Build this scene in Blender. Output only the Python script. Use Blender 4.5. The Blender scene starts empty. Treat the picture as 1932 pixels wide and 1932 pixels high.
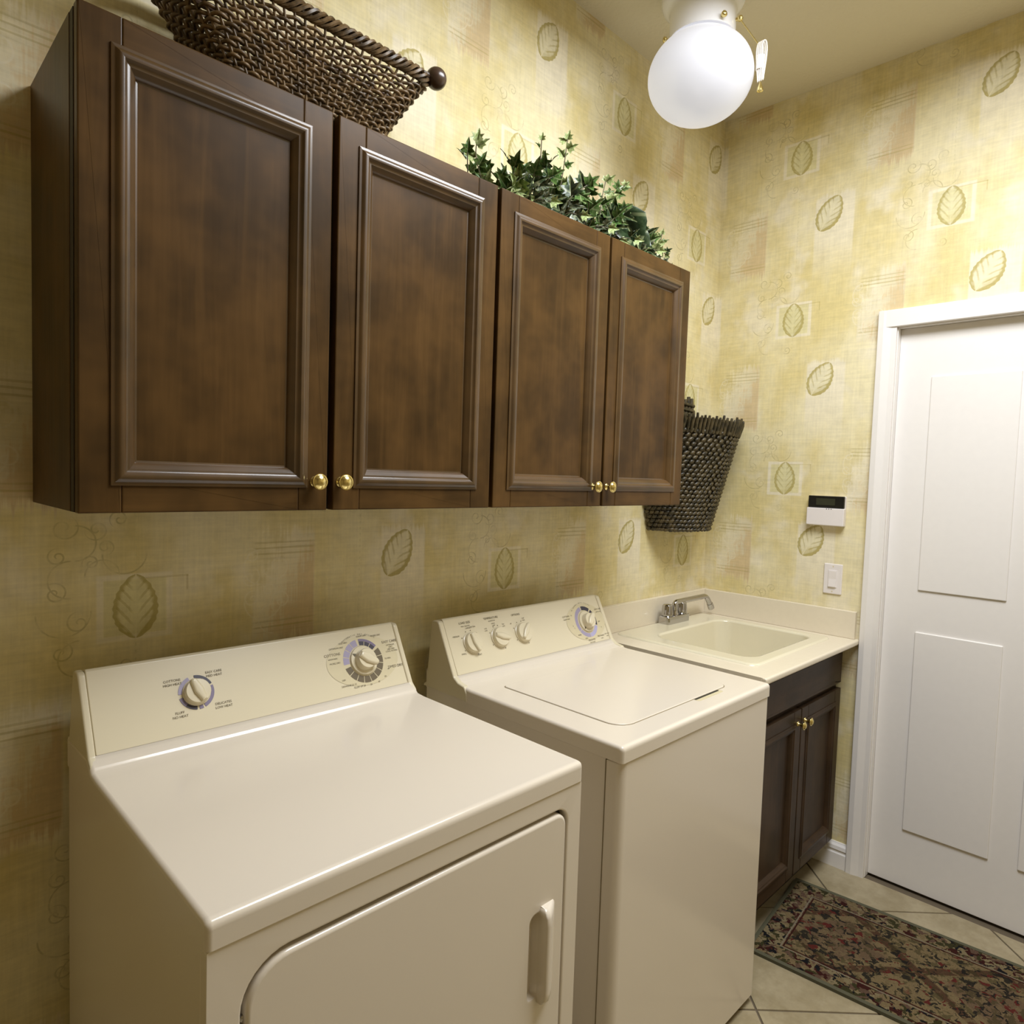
import bpy, bmesh, math, random
from mathutils import Vector, Matrix
random.seed(7)
PI = math.pi
S = bpy.context.scene
COL = S.collection

# ------------------------------------------------------------------ camera
def add_camera():
    yaw, pit, rol = (math.radians(a) for a in (44.8359, -3.096, 1.8633))
    f = Vector((math.sin(yaw)*math.cos(pit), math.cos(yaw)*math.cos(pit), math.sin(pit)))
    r = Vector((math.cos(yaw), -math.sin(yaw), 0)); u = r.cross(f)
    r2 = math.cos(rol)*r + math.sin(rol)*u; u2 = -math.sin(rol)*r + math.cos(rol)*u
    m = Matrix((r2, u2, -f)).transposed().to_4x4(); m.translation = (-2.7069, -1.5053, 1.4637)
    cd = bpy.data.cameras.new('camera'); cd.sensor_width = 36; cd.lens = 36*1276.23/1932; cd.clip_start = .01
    c = bpy.data.objects.new('camera', cd); c.matrix_world = m; COL.objects.link(c); S.camera = c
add_camera()
# ------------------------------------------------------------------ world, lamps, exposure
W = bpy.data.worlds.new('world'); S.world = W; W.use_nodes = True
W.node_tree.nodes['Background'].inputs[0].default_value = (1, .95, .85, 1)
W.node_tree.nodes['Background'].inputs[1].default_value = .05
S.view_settings.view_transform = 'Standard'; S.view_settings.look = 'None'
S.view_settings.gamma = 1; S.view_settings.use_curve_mapping = False
S.view_settings.exposure = 0.36
def area(name, loc, size, power, color, rot=(0, 0, 0)):
    l = bpy.data.lights.new(name, 'AREA'); l.shape = 'DISK'; l.size = size; l.energy = power; l.color = color
    o = bpy.data.objects.new(name, l); o.location = loc; o.rotation_euler = rot; COL.objects.link(o); return o
area('ceiling_bounce_light', (-1.22, -1.25, 2.9), 1.15, 47, (.93, .96, 1.0))  # unseen area light standing in for flash bounced off the ceiling, no fixture

# ------------------------------------------------------------------ node helper
class E:
    def __init__(s, t, v): s.t, s.v = t, v
    def _m(s, op, *a, clamp=False):
        n = s.t.nodes.new('ShaderNodeMath'); n.operation = op; n.use_clamp = clamp
        for i, x in enumerate((s,)+a):
            x = x.v if isinstance(x, E) else x
            if isinstance(x, (int, float)): n.inputs[i].default_value = x
            else: s.t.links.new(x, n.inputs[i])
        return E(s.t, n.outputs[0])
    def __add__(s, o): return s._m('ADD', o)
    __radd__ = __add__
    def __sub__(s, o): return s._m('SUBTRACT', o)
    def __rsub__(s, o): return (s*-1)+o
    def __mul__(s, o): return s._m('MULTIPLY', o)
    __rmul__ = __mul__
    def __truediv__(s, o): return s._m('DIVIDE', o)
    def abs(s): return s._m('ABSOLUTE')
    def fl(s): return s._m('FLOOR')
    def fr(s): return s._m('FRACT')
    def mod(s, o): return s._m('FLOORED_MODULO', o)
    def mn(s, o): return s._m('MINIMUM', o)
    def mx(s, o): return s._m('MAXIMUM', o)
    def sin(s): return s._m('SINE')
    def pw(s, o): return s._m('POWER', o)
    def sqrt(s): return s._m('SQRT')
    def at2(s, o): return s._m('ARCTAN2', o)
    def cl(s): return s._m('ADD', 0, clamp=True)
    def sm(s, a, b):                       # smooth step from a to b (a > b steps down)
        n = s.t.nodes.new('ShaderNodeMapRange'); n.interpolation_type = 'SMOOTHSTEP'
        s.t.links.new(s.v, n.inputs[0])
        lo, hi = (a, b) if a < b else (b, a)
        n.inputs[1].default_value = lo; n.inputs[2].default_value = hi
        n.inputs[3].default_value, n.inputs[4].default_value = (0, 1) if a < b else (1, 0)
        return E(s.t, n.outputs[0])

class Mat:
    def __init__(s, name):
        s.m = bpy.data.materials.new(name); s.m.use_nodes = True; s.t = s.m.node_tree
        s.b = s.t.nodes['Principled BSDF']
    def pos(s, obj=False):
        if obj: o = s.t.nodes.new('ShaderNodeTexCoord').outputs['Object']
        else: o = s.t.nodes.new('ShaderNodeNewGeometry').outputs['Position']
        x = s.t.nodes.new('ShaderNodeSeparateXYZ'); s.t.links.new(o, x.inputs[0])
        return o, E(s.t, x.outputs[0]), E(s.t, x.outputs[1]), E(s.t, x.outputs[2])
    def vec(s, x, y, z):
        c = s.t.nodes.new('ShaderNodeCombineXYZ')
        for i, v in enumerate((x, y, z)):
            if isinstance(v, E): s.t.links.new(v.v, c.inputs[i])
            else: c.inputs[i].default_value = v
        return c.outputs[0]
    def noise(s, vec, scale=1, detail=2, rough=.5, dist=0):
        n = s.t.nodes.new('ShaderNodeTexNoise'); n.inputs['Scale'].default_value = scale
        n.inputs['Detail'].default_value = detail; n.inputs['Roughness'].default_value = rough; n.inputs['Distortion'].default_value = dist
        s.t.links.new(vec, n.inputs['Vector']); return E(s.t, n.outputs[0])
    def mix(s, f, a, b):
        n = s.t.nodes.new('ShaderNodeMix'); n.data_type = 'RGBA'
        if isinstance(f, E): s.t.links.new(f.v, n.inputs[0])
        else: n.inputs[0].default_value = f
        for i, c in ((6, a), (7, b)):
            if isinstance(c, tuple): n.inputs[i].default_value = (*c, 1)
            else: s.t.links.new(c, n.inputs[i])
        return n.outputs[2]
    def gain(s, c, f):                     # colour * scalar
        n = s.t.nodes.new('ShaderNodeVectorMath'); n.operation = 'SCALE'
        if isinstance(c, tuple): n.inputs[0].default_value = c
        else: s.t.links.new(c, n.inputs[0])
        s.t.links.new(f.v, n.inputs['Scale']); return n.outputs[0]
    def ramp(s, f, stops, const=False):
        n = s.t.nodes.new('ShaderNodeValToRGB'); r = n.color_ramp
        if const: r.interpolation = 'CONSTANT'
        while len(r.elements) < len(stops): r.elements.new(.5)
        for e, (p, c) in zip(r.elements, stops): e.position = p; e.color = (*c, 1)
        s.t.links.new(f.v, n.inputs[0]); return n.outputs[0]
    def set(s, **k):
        for a, v in k.items():
            i = s.b.inputs[a.replace('_', ' ')]
            if isinstance(v, E): s.t.links.new(v.v, i)
            elif isinstance(v, bpy.types.NodeSocket): s.t.links.new(v, i)
            elif isinstance(v, tuple): i.default_value = (*v, 1)
            else: i.default_value = v
        return s
    def bump(s, h, strength=.3, dist=.002):
        n = s.t.nodes.new('ShaderNodeBump'); n.inputs['Strength'].default_value = strength; n.inputs['Distance'].default_value = dist
        s.t.links.new(h.v, n.inputs['Height']); s.t.links.new(n.outputs[0], s.b.inputs['Normal'])

def simple(name, col, rough=.5, metal=0, var=.05, scale=40, coat=0):
    M = Mat(name); p, x, y, z = M.pos()
    f = M.noise(p, scale, 2)*(2*var)+(1-var)
    M.set(Base_Color=M.gain(col, f), Roughness=rough, Metallic=metal, Coat_Weight=coat, Coat_Roughness=.08)
    return M.m

# ------------------------------------------------------------------ wallpaper
def wallpaper(name, side):
    M = Mat(name); p, x, y, z = M.pos()
    s = x if side == 'A' else y*-1
    CW, CH = .524, .63
    q = (s-.337+.31)/CW
    col = q.fl(); a = q.fr()*CW-.31                       # a: metres from the framed leaf, -.31 ... .214
    zz = z-1.496+(col.mod(2))*(CH/2)
    b = ((zz+CH/2)/CH).fr()*CH-CH/2                       # b: -.315 ... .315
    sv = M.vec(s, z, 0)
    wash = M.noise(M.vec(s*1.0, z*.6, 3.1), 4.2, 4, .6)
    wash2 = M.noise(M.vec(s*1.0, z*.9, 8.7), 6.5, 3, .6)
    hor = M.noise(M.vec(s*9, z*120, 1.0), 1, 3, .6)
    ver = M.noise(M.vec(s*150, z*7, 2.0), 1, 3, .6)
    blot = M.noise(M.vec(s*26, z*26, 5.0), 1, 3, .7)
    CREAM = (.80, .72, .465); PALE = (.83, .76, .585); YEL = (.71, .60, .285); TAN = (.64, .485, .26); OLIVE = (.42, .34, .095); GREEN = (.70, .66, .38)
    c = M.mix(wash.sm(.36, .66), CREAM, YEL)
    c = M.mix(wash2.sm(.52, .72)*.75, c, PALE)
    # brushed block
    rag = (ver-.5)*.10+(M.noise(M.vec(s*38, 0, 4), 1, 1)-.5)*.05
    d1 = (-.165-b).mod(CH)
    blk = a.sm(-.284, -.278)*a.sm(-.124, -.132)*(d1+rag).sm(.0, .03)*(d1+rag).sm(.285, .255)
    t = ((a+.28)/.15+(d1/.27)*.9+(blot-.5)*1.1+(ver-.5)*1.0)
    c = M.mix(blk*t.sm(.3, .75)*.62, c, PALE)
    c = M.mix(blk*t.sm(.85, 1.35)*.8, c, TAN)
    # ruled lines across the block
    ru = (b*480+(hor-.5)*2).sin().sm(.2, .8)*(d1.sm(.03, .045)*d1.sm(.085, .07)+d1.sm(.22, .23)*d1.sm(.255, .245))*a.sm(-.285, -.27)*a.sm(-.12, -.14)
    c = M.mix(ru*.42, c, OLIVE)
    # pale strip behind the tilted leaf
    d2 = (-.172-b).mod(CH)
    st = a.sm(.062, .07)*a.sm(.213, .205)*(d2+rag*.6).sm(0, .02)*d2.sm(.36, .12)
    c = M.mix(st*.85, c, PALE)
    # square frame
    fx = a.abs(); fz = (b+.009).abs()
    inn = fx.sm(.060, .056)*fz.sm(.058, .054)
    out = fx.sm(.073, .068)*fz.sm(.070, .065)
    c = M.mix((out-inn)*.8, c, PALE)
    c = M.mix(inn*.55, c, GREEN)
    lin = (a.sm(-.0, .01)*a.sm(.103, .101)*(b-.048).abs().sm(.003, .0012)+(a-.1).abs().sm(.0028, .0012)*b.sm(.014, .02)*b.sm(.05, .047))
    c = M.mix(lin*.35, c, OLIVE)
    # leaves
    def leaf(lx, lz, dark):
        w = ((lz*lz*-1)+1).mx(0).pw(.62)*(1-(lz*.12))
        jag = ((lz*27+blot*5).sin())*.025
        e = lx.abs()-(w+jag)
        ins = e.sm(.03, -.03)
        edge = ins*e.sm(-.34, -.10)
        vein = ((lz*1.0-lx.abs()*.75)*17+(blot-.5)*3).sin().sm(.35, .8)
        rib = lx.abs().sm(.05, .02)
        shade = (lx*.5-lz*.6+(blot-.5)*1.2).sm(.15, .9)
        k = (edge*.95+vein*.5*(lx.abs().sm(.05, .3))+shade*.7).mn(1)*(1-rib*.7)
        return ins, ins*k
    i1, k1 = leaf(a/.042, (b+.008)/.066, 1)
    c = M.mix(i1*.4, c, GREEN); c = M.mix(k1*.8, c, OLIVE)
    ca, sa = math.cos(.49), math.sin(.49)
    ta = a-.119; tb = (b+.25)
    tx = (ta*ca-tb*sa)/.046; tz = (ta*sa+tb*ca)/.069
    i2, k2 = leaf(tx, tz, 1)
    c = M.mix(i2*.35, c, GREEN); c = M.mix(k2*.85, c, OLIVE)
    # scrolls
    def curl(cx, cz, R, dr, ph, w=.0016, bb=None):
        dx = a-cx; dz = (bb or b)-cz
        r = (dx*dx+dz*dz).sqrt(); th = dz.at2(dx)*(dr/(2*PI))
        ln = ((r*(1.5/R)-th+ph).fr()-.5).abs()*(R/1.5)
        return ln.sm(w*1.5, w*.5)*r.sm(R, R*.93)*r.sm(.0015, .003)
    def arc(cx, cz, R, side_, w=.0015, bb=None):
        dx = a-cx; dz = (bb or b)-cz
        r = (dx*dx+dz*dz).sqrt()
        h = {'t': dz, 'b': dz*-1, 'l': dx*-1, 'r': dx}[side_]
        return (r-R).abs().sm(w*1.5, w*.5)*h.sm(-.004, .002)
    L = [curl(-.125, .155, .026, 1, .1), curl(-.07, .15, .022, -1, .4), curl(-.03, .17, .019, 1, .6), curl(-.055, .115, .017, -1, .2),
         curl(-.135, .10, .018, -1, .7), curl(-.08, .085, .016, 1, .5), curl(-.14, .03, .022, 1, .3), curl(-.10, -.03, .024, -1, .8),
         arc(-.105, .125, .034, 'r'), arc(-.02, .10, .04, 'b'), arc(-.115, .055, .036, 'l'), arc(-.125, -.01, .045, 'b'), arc(-.06, .06, .03, 't'),
         curl(-.13, -.085, .022, 1, .25), arc(-.10, -.10, .035, 'l'), curl(-.02, -.125, .016, -1, .4)]
    k = L[0]
    for e in L[1:]: k = k.mx(e)
    c = M.mix(k*(blot.sm(.35, .65)*.42+.06), c, (.30, .25, .10))
    b2 = (zz/CH).fr()*CH-CH
    L = [curl(-.288, -.285, .026, 1, .2, .0018, b2), curl(-.222, -.262, .036, -1, .5, .0018, b2), curl(-.243, -.318, .018, -1, .1, .0018, b2), curl(-.212, -.345, .028, 1, .6, .0018, b2), curl(-.282, -.335, .020, -1, .8, .0018, b2), curl(-.285, -.235, .018, 1, .3, .0018, b2),
         arc(-.262, -.262, .040, 'l', .0017, b2), arc(-.232, -.385, .034, 'l', .0017, b2), arc(-.255, -.34, .045, 'b', .0017, b2)]
    k = L[0]
    for e in L[1:]: k = k.mx(e)
    c = M.mix(k*.45, c, PALE)
    lum = (hor-.5)*.27+(ver-.5)*.22+(blot-.5)*.32+.985
    c = M.gain(c, lum)
    M.set(Base_Color=c, Roughness=.62, Specular_IOR_Level=.3)
    return M.m

def wood(name, axis, base=(.095, .049, .0145), dark=(.046, .0245, .0078), light=(.138, .072, .022), coat=.05, spec=.12):
    M = Mat(name); p, x, y, z = M.pos()
    g = M.vec(x*22, y*22, z*1.8) if axis == 'z' else M.vec(x*1.8, y*22, z*22)
    g2 = M.vec(x*140, y*140, z*5) if axis == 'z' else M.vec(x*5, y*140, z*140)
    n1 = M.noise(g, 1, 4, .6, .6); n2 = M.noise(g2, 1, 2); n3 = M.noise(p, 7, 3, .6)
    c = M.mix(n3.sm(.3, .72), dark, base)
    c = M.mix(n1.sm(.42, .75)*.4, c, light)
    c = M.gain(c, n2*.28+.86)
    M.set(Base_Color=c, Roughness=(n2*.1+.33), Coat_Weight=coat, Coat_Roughness=.14, Specular_IOR_Level=spec)
    return M.m

def bisque(name, col=(.755, .68, .57), rough=.2):
    M = Mat(name); p, x, y, z = M.pos()
    n = M.noise(p, 260, 2)
    M.set(Base_Color=col, Roughness=rough, Specular_IOR_Level=.55, Coat_Weight=.25, Coat_Roughness=.12)
    M.bump(n, .04, .0005)
    return M.m

MT = {}
MT['wpA'] = wallpaper('wallpaper_along_x', 'A'); MT['wpB'] = wallpaper('wallpaper_along_y', 'B')
MT['wood'] = wood('stained_wood_vertical', 'z'); MT['woodh'] = wood('stained_wood_horizontal', 'x')
MT['woodm'] = wood('stained_wood_moulding_vertical', 'z', coat=.45, spec=.4); MT['woodmh'] = wood('stained_wood_moulding_horizontal', 'x', coat=.45, spec=.4)
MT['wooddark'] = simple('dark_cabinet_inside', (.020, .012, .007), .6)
dk = dict(base=(.058, .034, .018), dark=(.032, .019, .010), light=(.080, .048, .026))
MT['vwood'] = wood('dark_vanity_wood_vertical', 'z', **dk); MT['vwoodh'] = wood('dark_vanity_wood_horizontal', 'x', **dk)
MT['bisque'] = bisque('bisque_enamel'); MT['plastic'] = bisque('bisque_plastic', (.71, .635, .455), .3)
MT['tanbounce'] = simple('tan_bounce_wall', (.40, .32, .17), .8, var=.02)  # colour of the unseen walls, picked to cut and warm their bounced light
MT['halo'] = simple('dial_halo_print', (.645, .57, .375), .35)
MT['gap'] = simple('dark_gap', (.03, .025, .015), .8)
MT['seam'] = simple('soft_seam', (.22, .175, .095), .8)
MT['counter'] = simple('cultured_marble', (.80, .72, .57), .25, var=.03, scale=60, coat=.2)
MT['sink'] = simple('sink_acrylic', (.78, .72, .54), .2, var=.015, coat=.4)
MT['chrome'] = simple('chrome', (.50, .49, .49), .07, 1, var=.02)
MT['brass'] = simple('polished_brass', (.76, .63, .27), .2, 1, var=.04)
MT['white'] = simple('white_paint', (.86, .83, .80), .35, var=.02)
MT['whitemetal'] = simple('white_enamel', (.93, .93, .96), .25, var=.01, coat=.3)
MT['whiteplastic'] = simple('white_plastic', (.82, .77, .75), .35, var=.02)
MT['black'] = simple('black_plastic', (.012, .012, .010), .25)
MT['lcd'] = simple('lcd_glass', (.040, .042, .025), .15)
MT['ink'] = simple('print_ink', (.12, .095, .05), .5)
MT['lilac'] = simple('print_lilac', (.36, .32, .46), .4); MT['violet'] = simple('print_violet', (.19, .155, .26), .4)
MT['navy'] = simple('print_navy', (.035, .03, .055), .4); MT['brownprint'] = simple('print_brown', (.13, .10, .055), .4)
MT['blue'] = simple('print_blue', (.42, .40, .62), .4)
MT['cord'] = simple('white_cotton_cord', (.85, .80, .72), .8)
def wicker_mat(name, a, b):
    M = Mat(name); p, x, y, z = M.pos()
    n = M.noise(p, 45, 3); n2 = M.noise(p, 400, 2)
    M.set(Base_Color=M.gain(M.mix(n.sm(.35, .65), a, b), n2*.5+.75), Roughness=.42, Specular_IOR_Level=.5)
    return M.m
MT['wicker'] = wicker_mat('brown_wicker', (.055, .032, .012), (.17, .105, .045))
MT['seagrass'] = wicker_mat('dark_seagrass', (.022, .017, .007), (.085, .062, .026))
MT['ballwood'] = simple('dark_finial_wood', (.055, .030, .019), .3, coat=.3)
def leaf_mat(name, a, b, rough=.3):
    M = Mat(name); p, x, y, z = M.pos(True)
    n = M.noise(p, 130, 3, .6)
    vein = (y*260-x.abs()*180).sin().sm(.75, 1)
    c = M.mix(n.sm(.42, .62), a, b); c = M.mix(vein*.3, c, (.45, .5, .25)); c = M.mix(x.abs().sm(.0016, .0006)*.5, c, (.5, .55, .28))
    M.set(Base_Color=c, Roughness=rough, Specular_IOR_Level=.5); M.b.inputs['Subsurface Weight'].default_value = 0
    return M.m
MT['leafdark'] = leaf_mat('ivy_dark', (.014, .030, .011), (.042, .070, .030), .28)
MT['leafmid'] = leaf_mat('ivy_mid', (.05, .11, .022), (.11, .19, .05))
MT['leaflight'] = leaf_mat('ivy_variegated', (.22, .30, .09), (.48, .52, .26), .4)
MT['leafgrey'] = leaf_mat('ivy_grey', (.03, .05, .03), (.25, .27, .19), .35)
MT['stem'] = simple('ivy_stem', (.10, .085, .04), .6)
def tile_mat():
    M = Mat('beige_floor_tile'); p, x, y, z = M.pos()
    n = M.noise(p, 9, 5, .65); n2 = M.noise(p, 60, 2)
    c = M.mix(n.sm(.3, .7), (.29, .235, .135), (.40, .335, .215)); M.set(Base_Color=M.gain(c, n2*.2+.9), Roughness=.35); return M.m
MT['tile'] = tile_mat(); MT['grout'] = simple('grout', (.13, .10, .065), .9)
def ceil_mat():
    M = Mat('textured_ceiling'); p, x, y, z = M.pos()
    n = M.noise(p, 60, 4, .6); M.set(Base_Color=(.77, .71, .57), Roughness=.9); M.bump(n, .55, .006); return M.m
MT['ceil'] = ceil_mat()
def rug_mat():
    M = Mat('rug_pile'); p, x, y, z = M.pos(True)
    v = M.t.nodes.new('ShaderNodeTexVoronoi'); v.inputs['Scale'].default_value = 78
    M.t.links.new(M.vec(x+(M.noise(p, 45, 3)-.5)*.06, y+(M.noise(M.vec(y, x, 3), 45, 3)-.5)*.06, 0), v.inputs['Vector'])
    r = M.t.nodes.new('ShaderNodeSeparateColor'); M.t.links.new(v.outputs['Color'], r.inputs[0]); f = E(M.t, r.outputs[0])
    MAR = (.085, .022, .016); TAN = (.36, .26, .13); OLV = (.085, .075, .028); INK = (.018, .018, .02); DUST = (.22, .13, .085)
    # medallion field with diamond of maroon
    fx = x.abs(); fy = (y/.42).fr()-.5
    dia = (fx/.17+fy.abs()*2.0)
    field = M.mix(dia.sm(.75, .65)*.65, TAN, DUST)
    field = M.mix((dia-1.0).abs().sm(.13, .08)*.75, field, MAR)
    field = M.mix(f.sm(.55, .6)*.6, field, OLV); field = M.mix(f.sm(.78, .8)*.8, field, INK); field = M.mix(f.sm(.25, .2)*.6, field, TAN); field = M.mix(f.sm(.06, .05), field, (.2, .04, .03))
    bord = M.ramp(f, [(0, OLV), (.18, TAN), (.42, MAR), (.55, (.42, .33, .18)), (.72, INK), (.82, DUST)], True)
    ex = (fx*-1+.24).mn((y-.012).abs()+0).mn(1)
    e2 = (.24-fx).mn(y*-1)                         # distance from the two sides and the near edge at y = 0
    c = M.mix(e2.sm(.073, .070), field, bord)
    c = M.mix((e2-.072).abs().sm(.003, .0012), c, (.42, .34, .24)); c = M.mix((e2-.079).abs().sm(.003, .002), c, MAR)
    pile = M.noise(p, 700, 2)
    c = M.gain(c, pile*.7+.08)
    M.set(Base_Color=c, Roughness=.95, Specular_IOR_Level=.1); M.bump(pile, .5, .003); return M.m
MT['rug'] = rug_mat(); MT['rugedge'] = simple('rug_binding', (.085, .080, .045), .95, var=.2, scale=200)
MG = Mat('opal_glass'); MG.set(Base_Color=(.34, .34, .36), Roughness=.25, Coat_Weight=.1, Emission_Color=(.95, .95, 1.0), Emission_Strength=.40); MT['opal'] = MG.m

# ------------------------------------------------------------------ mesh helpers (all coordinates in world metres)
class MB:
    def __init__(s): s.v = []; s.f = []
    def add(s, v, f):
        o = len(s.v); s.v += [tuple(p) for p in v]; s.f += [tuple(i+o for i in q) for q in f]; return s
    def box(s, x0, x1, y0, y1, z0, z1, r=0):
        if r <= 0:
            v = [(x, y, z) for x in (x0, x1) for y in (y0, y1) for z in (z0, z1)]
            return s.add(v, [(0, 1, 3, 2), (4, 6, 7, 5), (0, 4, 5, 1), (2, 3, 7, 6), (0, 2, 6, 4), (1, 5, 7, 3)])
        bm = bmesh.new(); bmesh.ops.create_cube(bm, size=1)
        for q in bm.verts: q.co = Vector((x0+(q.co.x+.5)*(x1-x0), y0+(q.co.y+.5)*(y1-y0), z0+(q.co.z+.5)*(z1-z0)))
        bmesh.ops.bevel(bm, geom=list(bm.edges), offset=r, segments=3, profile=.5, affect='EDGES', clamp_overlap=True)
        return s.bm(bm)
    def bm(s, bm):
        bm.verts.index_update(); s.add([q.co[:] for q in bm.verts], [[q.index for q in f.verts] for f in bm.faces]); bm.free(); return s
    def prism(s, loop, fr, n0, n1, r0=0, r1=0, k=3, caps=(1, 1), keep=False):
        """closed 2D loop (ccw) swept along fr.N from n0 to n1, edges rounded by r0 / r1"""
        secs = []
        for i in range(k+1 if r0 else 1):
            a = i/k*PI/2 if r0 else 0
            secs.append((n0+r0*(1-math.cos(a)), r0*(1-math.sin(a)) if r0 else 0))
        for i in range(k+1 if r1 else 1):
            a = (1-i/k)*PI/2 if r1 else 0
            secs.append((n1-r1*(1-math.cos(a)), r1*(1-math.sin(a)) if r1 else 0))
        m = len(loop); V = []
        for n, off in secs:
            lp = shrink(loop, off) if off else loop
            if keep:
                lo = min(w for u, w in loop)+.004; lp = [(u2, w if w < lo else w2) for (u, w), (u2, w2) in zip(loop, lp)]
            V += [fr.at(u, w, n) for u, w in lp]
        F = []
        for j in range(len(secs)-1):
            for i in range(m): F.append((j*m+i, j*m+(i+1) % m, (j+1)*m+(i+1) % m, (j+1)*m+i))
        if caps[0]: F.append(tuple(reversed(range(m))))
        if caps[1]: F.append(tuple(range((len(secs)-1)*m, len(secs)*m)))
        return s.add(V, F)
    def ring(s, outer, inner, fr, n0, n1, ri=0):
        """plate with a hole (loops with the same number of points)"""
        m = len(outer); V = []
        L = [(outer, n0), (outer, n1), (inner, n1), (inner, n0)]
        if ri: L = [(outer, n0), (outer, n1), (shrink(inner, -ri), n1), (shrink(inner, -ri*.3), n1-ri*.3), (inner, n1-ri), (inner, n0)]
        for lp, n in L: V += [fr.at(u, w, n) for u, w in lp]
        F = []; q = len(L)
        for j in range(q):
            for i in range(m): F.append((j*m+i, j*m+(i+1) % m, ((j+1) % q)*m+(i+1) % m, ((j+1) % q)*m+i))
        return s.add(V, F)
    def lathe(s, prof, fr, seg=24, a0=0):
        """prof: (radius, height along fr.N)"""
        V = []; F = []
        for r, h in prof:
            for i in range(seg):
                a = a0+i/seg*2*PI; V.append(fr.at(r*math.cos(a), r*math.sin(a), h))
        for j in range(len(prof)-1):
            for i in range(seg): F.append((j*seg+i, j*seg+(i+1) % seg, (j+1)*seg+(i+1) % seg, (j+1)*seg+i))
        if prof[0][0] > 1e-6: F.append(tuple(reversed(range(seg))))
        if prof[-1][0] > 1e-6: F.append(tuple(range((len(prof)-1)*seg, len(prof)*seg)))
        return s.add(V, F)
    def tube(s, pts, r, seg=8, cap=True, closed=False):
        pts = [Vector(p) for p in pts]; n = len(pts); V = []; F = []
        t = (pts[1]-pts[0]).normalized(); u = t.orthogonal().normalized()
        for i, p in enumerate(pts):
            if closed: t2 = (pts[(i+1) % n]-pts[i-1]).normalized()
            else: t2 = (pts[min(i+1, n-1)]-pts[max(i-1, 0)]).normalized()
            u = (u-t2*u.dot(t2)).normalized(); w = t2.cross(u)
            rr = r[i] if isinstance(r, (list, tuple)) else r
            for k in range(seg):
                a = k/seg*2*PI; V.append(p+u*(rr*math.cos(a))+w*(rr*math.sin(a)))
        m = n if closed else n-1
        for i in range(m):
            j = (i+1) % n
            for k in range(seg): F.append((i*seg+k, i*seg+(k+1) % seg, j*seg+(k+1) % seg, j*seg+k))
        if cap and not closed:
            F.append(tuple(reversed(range(seg)))); F.append(tuple(range((n-1)*seg, n*seg)))
        return s.add(V, F)
    def build(s, name, mat, parent=None, smooth=35, **props):
        me = bpy.data.meshes.new(name); o = bpy.data.objects.new(name, me); COL.objects.link(o)
        off = Vector((0, 0, 0))
        if parent is not None:
            o.parent = parent; q = parent
            while q is not None: off += q.location; q = q.parent
        me.from_pydata([(p[0]-off.x, p[1]-off.y, p[2]-off.z) for p in s.v], [], s.f)
        b = bmesh.new(); b.from_mesh(me); bmesh.ops.recalc_face_normals(b, faces=b.faces); b.to_mesh(me); b.free()
        me.materials.append(MT[mat] if isinstance(mat, str) else mat)
        if smooth:
            me.shade_smooth(); me.set_sharp_from_angle(angle=math.radians(smooth))
            w = o.modifiers.new('weighted_normals', 'WEIGHTED_NORMAL'); w.keep_sharp = True; w.weight = 90
        for k, v in props.items(): o[k] = v
        return o
def shrink(loop, d):
    m = len(loop); out = []
    for i in range(m):
        p0, p, p1 = Vector(loop[i-1]), Vector(loop[i]), Vector(loop[(i+1) % m])
        e0, e1 = (p-p0), (p1-p)
        n0 = Vector((-e0.y, e0.x)).normalized() if e0.length > 1e-9 else Vector((0, 0)); n1 = Vector((-e1.y, e1.x)).normalized() if e1.length > 1e-9 else n0
        b = n0+n1; L = b.length_squared
        b = b*(2/L) if L > .3 else b
        q = p+b*d*(1 if L > .3 else 1); out.append((q.x, q.y))
    return out
class FR:
    def __init__(s, O, U, V):
        s.O, s.U, s.V = Vector(O), Vector(U).normalized(), Vector(V).normalized(); s.N = s.U.cross(s.V)
    def at(s, u, v, n=0): return s.O+s.U*u+s.V*v+s.N*n
def rrect(x0, x1, y0, y1, r, k=6):
    """ccw rounded rectangle; r one value or (bl, br, tr, tl)"""
    if not isinstance(r, (tuple, list)): r = (r,)*4
    out = []
    for (cx, cy, sx, sy, a0), q in zip(((x0, y0, 1, 1, PI), (x1, y0, -1, 1, 1.5*PI), (x1, y1, -1, -1, 0), (x0, y1, 1, -1, .5*PI)), r):
        for i in range(k+1):
            a = a0+i/k*PI/2
            out.append((cx+sx*q+q*math.cos(a), cy+sy*q+q*math.sin(a)))
    return out
def fillet(poly, radii, k=4):
    m = len(poly); out = []
    for i in range(m):
        r = radii[i]; p0, p, p1 = Vector(poly[i-1]), Vector(poly[i]), Vector(poly[(i+1) % m])
        if r <= 0: out.append(tuple(p)); continue
        a = (p0-p).normalized(); b = (p1-p).normalized()
        ang = a.angle(b); d = r/math.tan(ang/2); d = min(d, (p0-p).length*.49, (p1-p).length*.49)
        for j in range(k+1):
            t = j/k; A = p+a*d; B = p+b*d
            q = A*(1-t)**2+p*2*t*(1-t)+B*t*t; out.append((q.x, q.y))
    return out
def thing(name, loc, label, cat, group=None):
    o = bpy.data.objects.new(name, None); o.location = loc; o.empty_display_size = .05; COL.objects.link(o)
    o['label'] = label; o['category'] = cat
    if group: o['group'] = group
    return o
XF = FR((0, 0, 0), (0, 1, 0), (0, 0, 1))      # u=y, v=z, n=x
YF = FR((0, 0, 0), (1, 0, 0), (0, 0, 1))      # u=x, v=z, n=-y (toward the room)
ZF = FR((0, 0, 0), (1, 0, 0), (0, 1, 0))      # u=x, v=y, n=z

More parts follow.
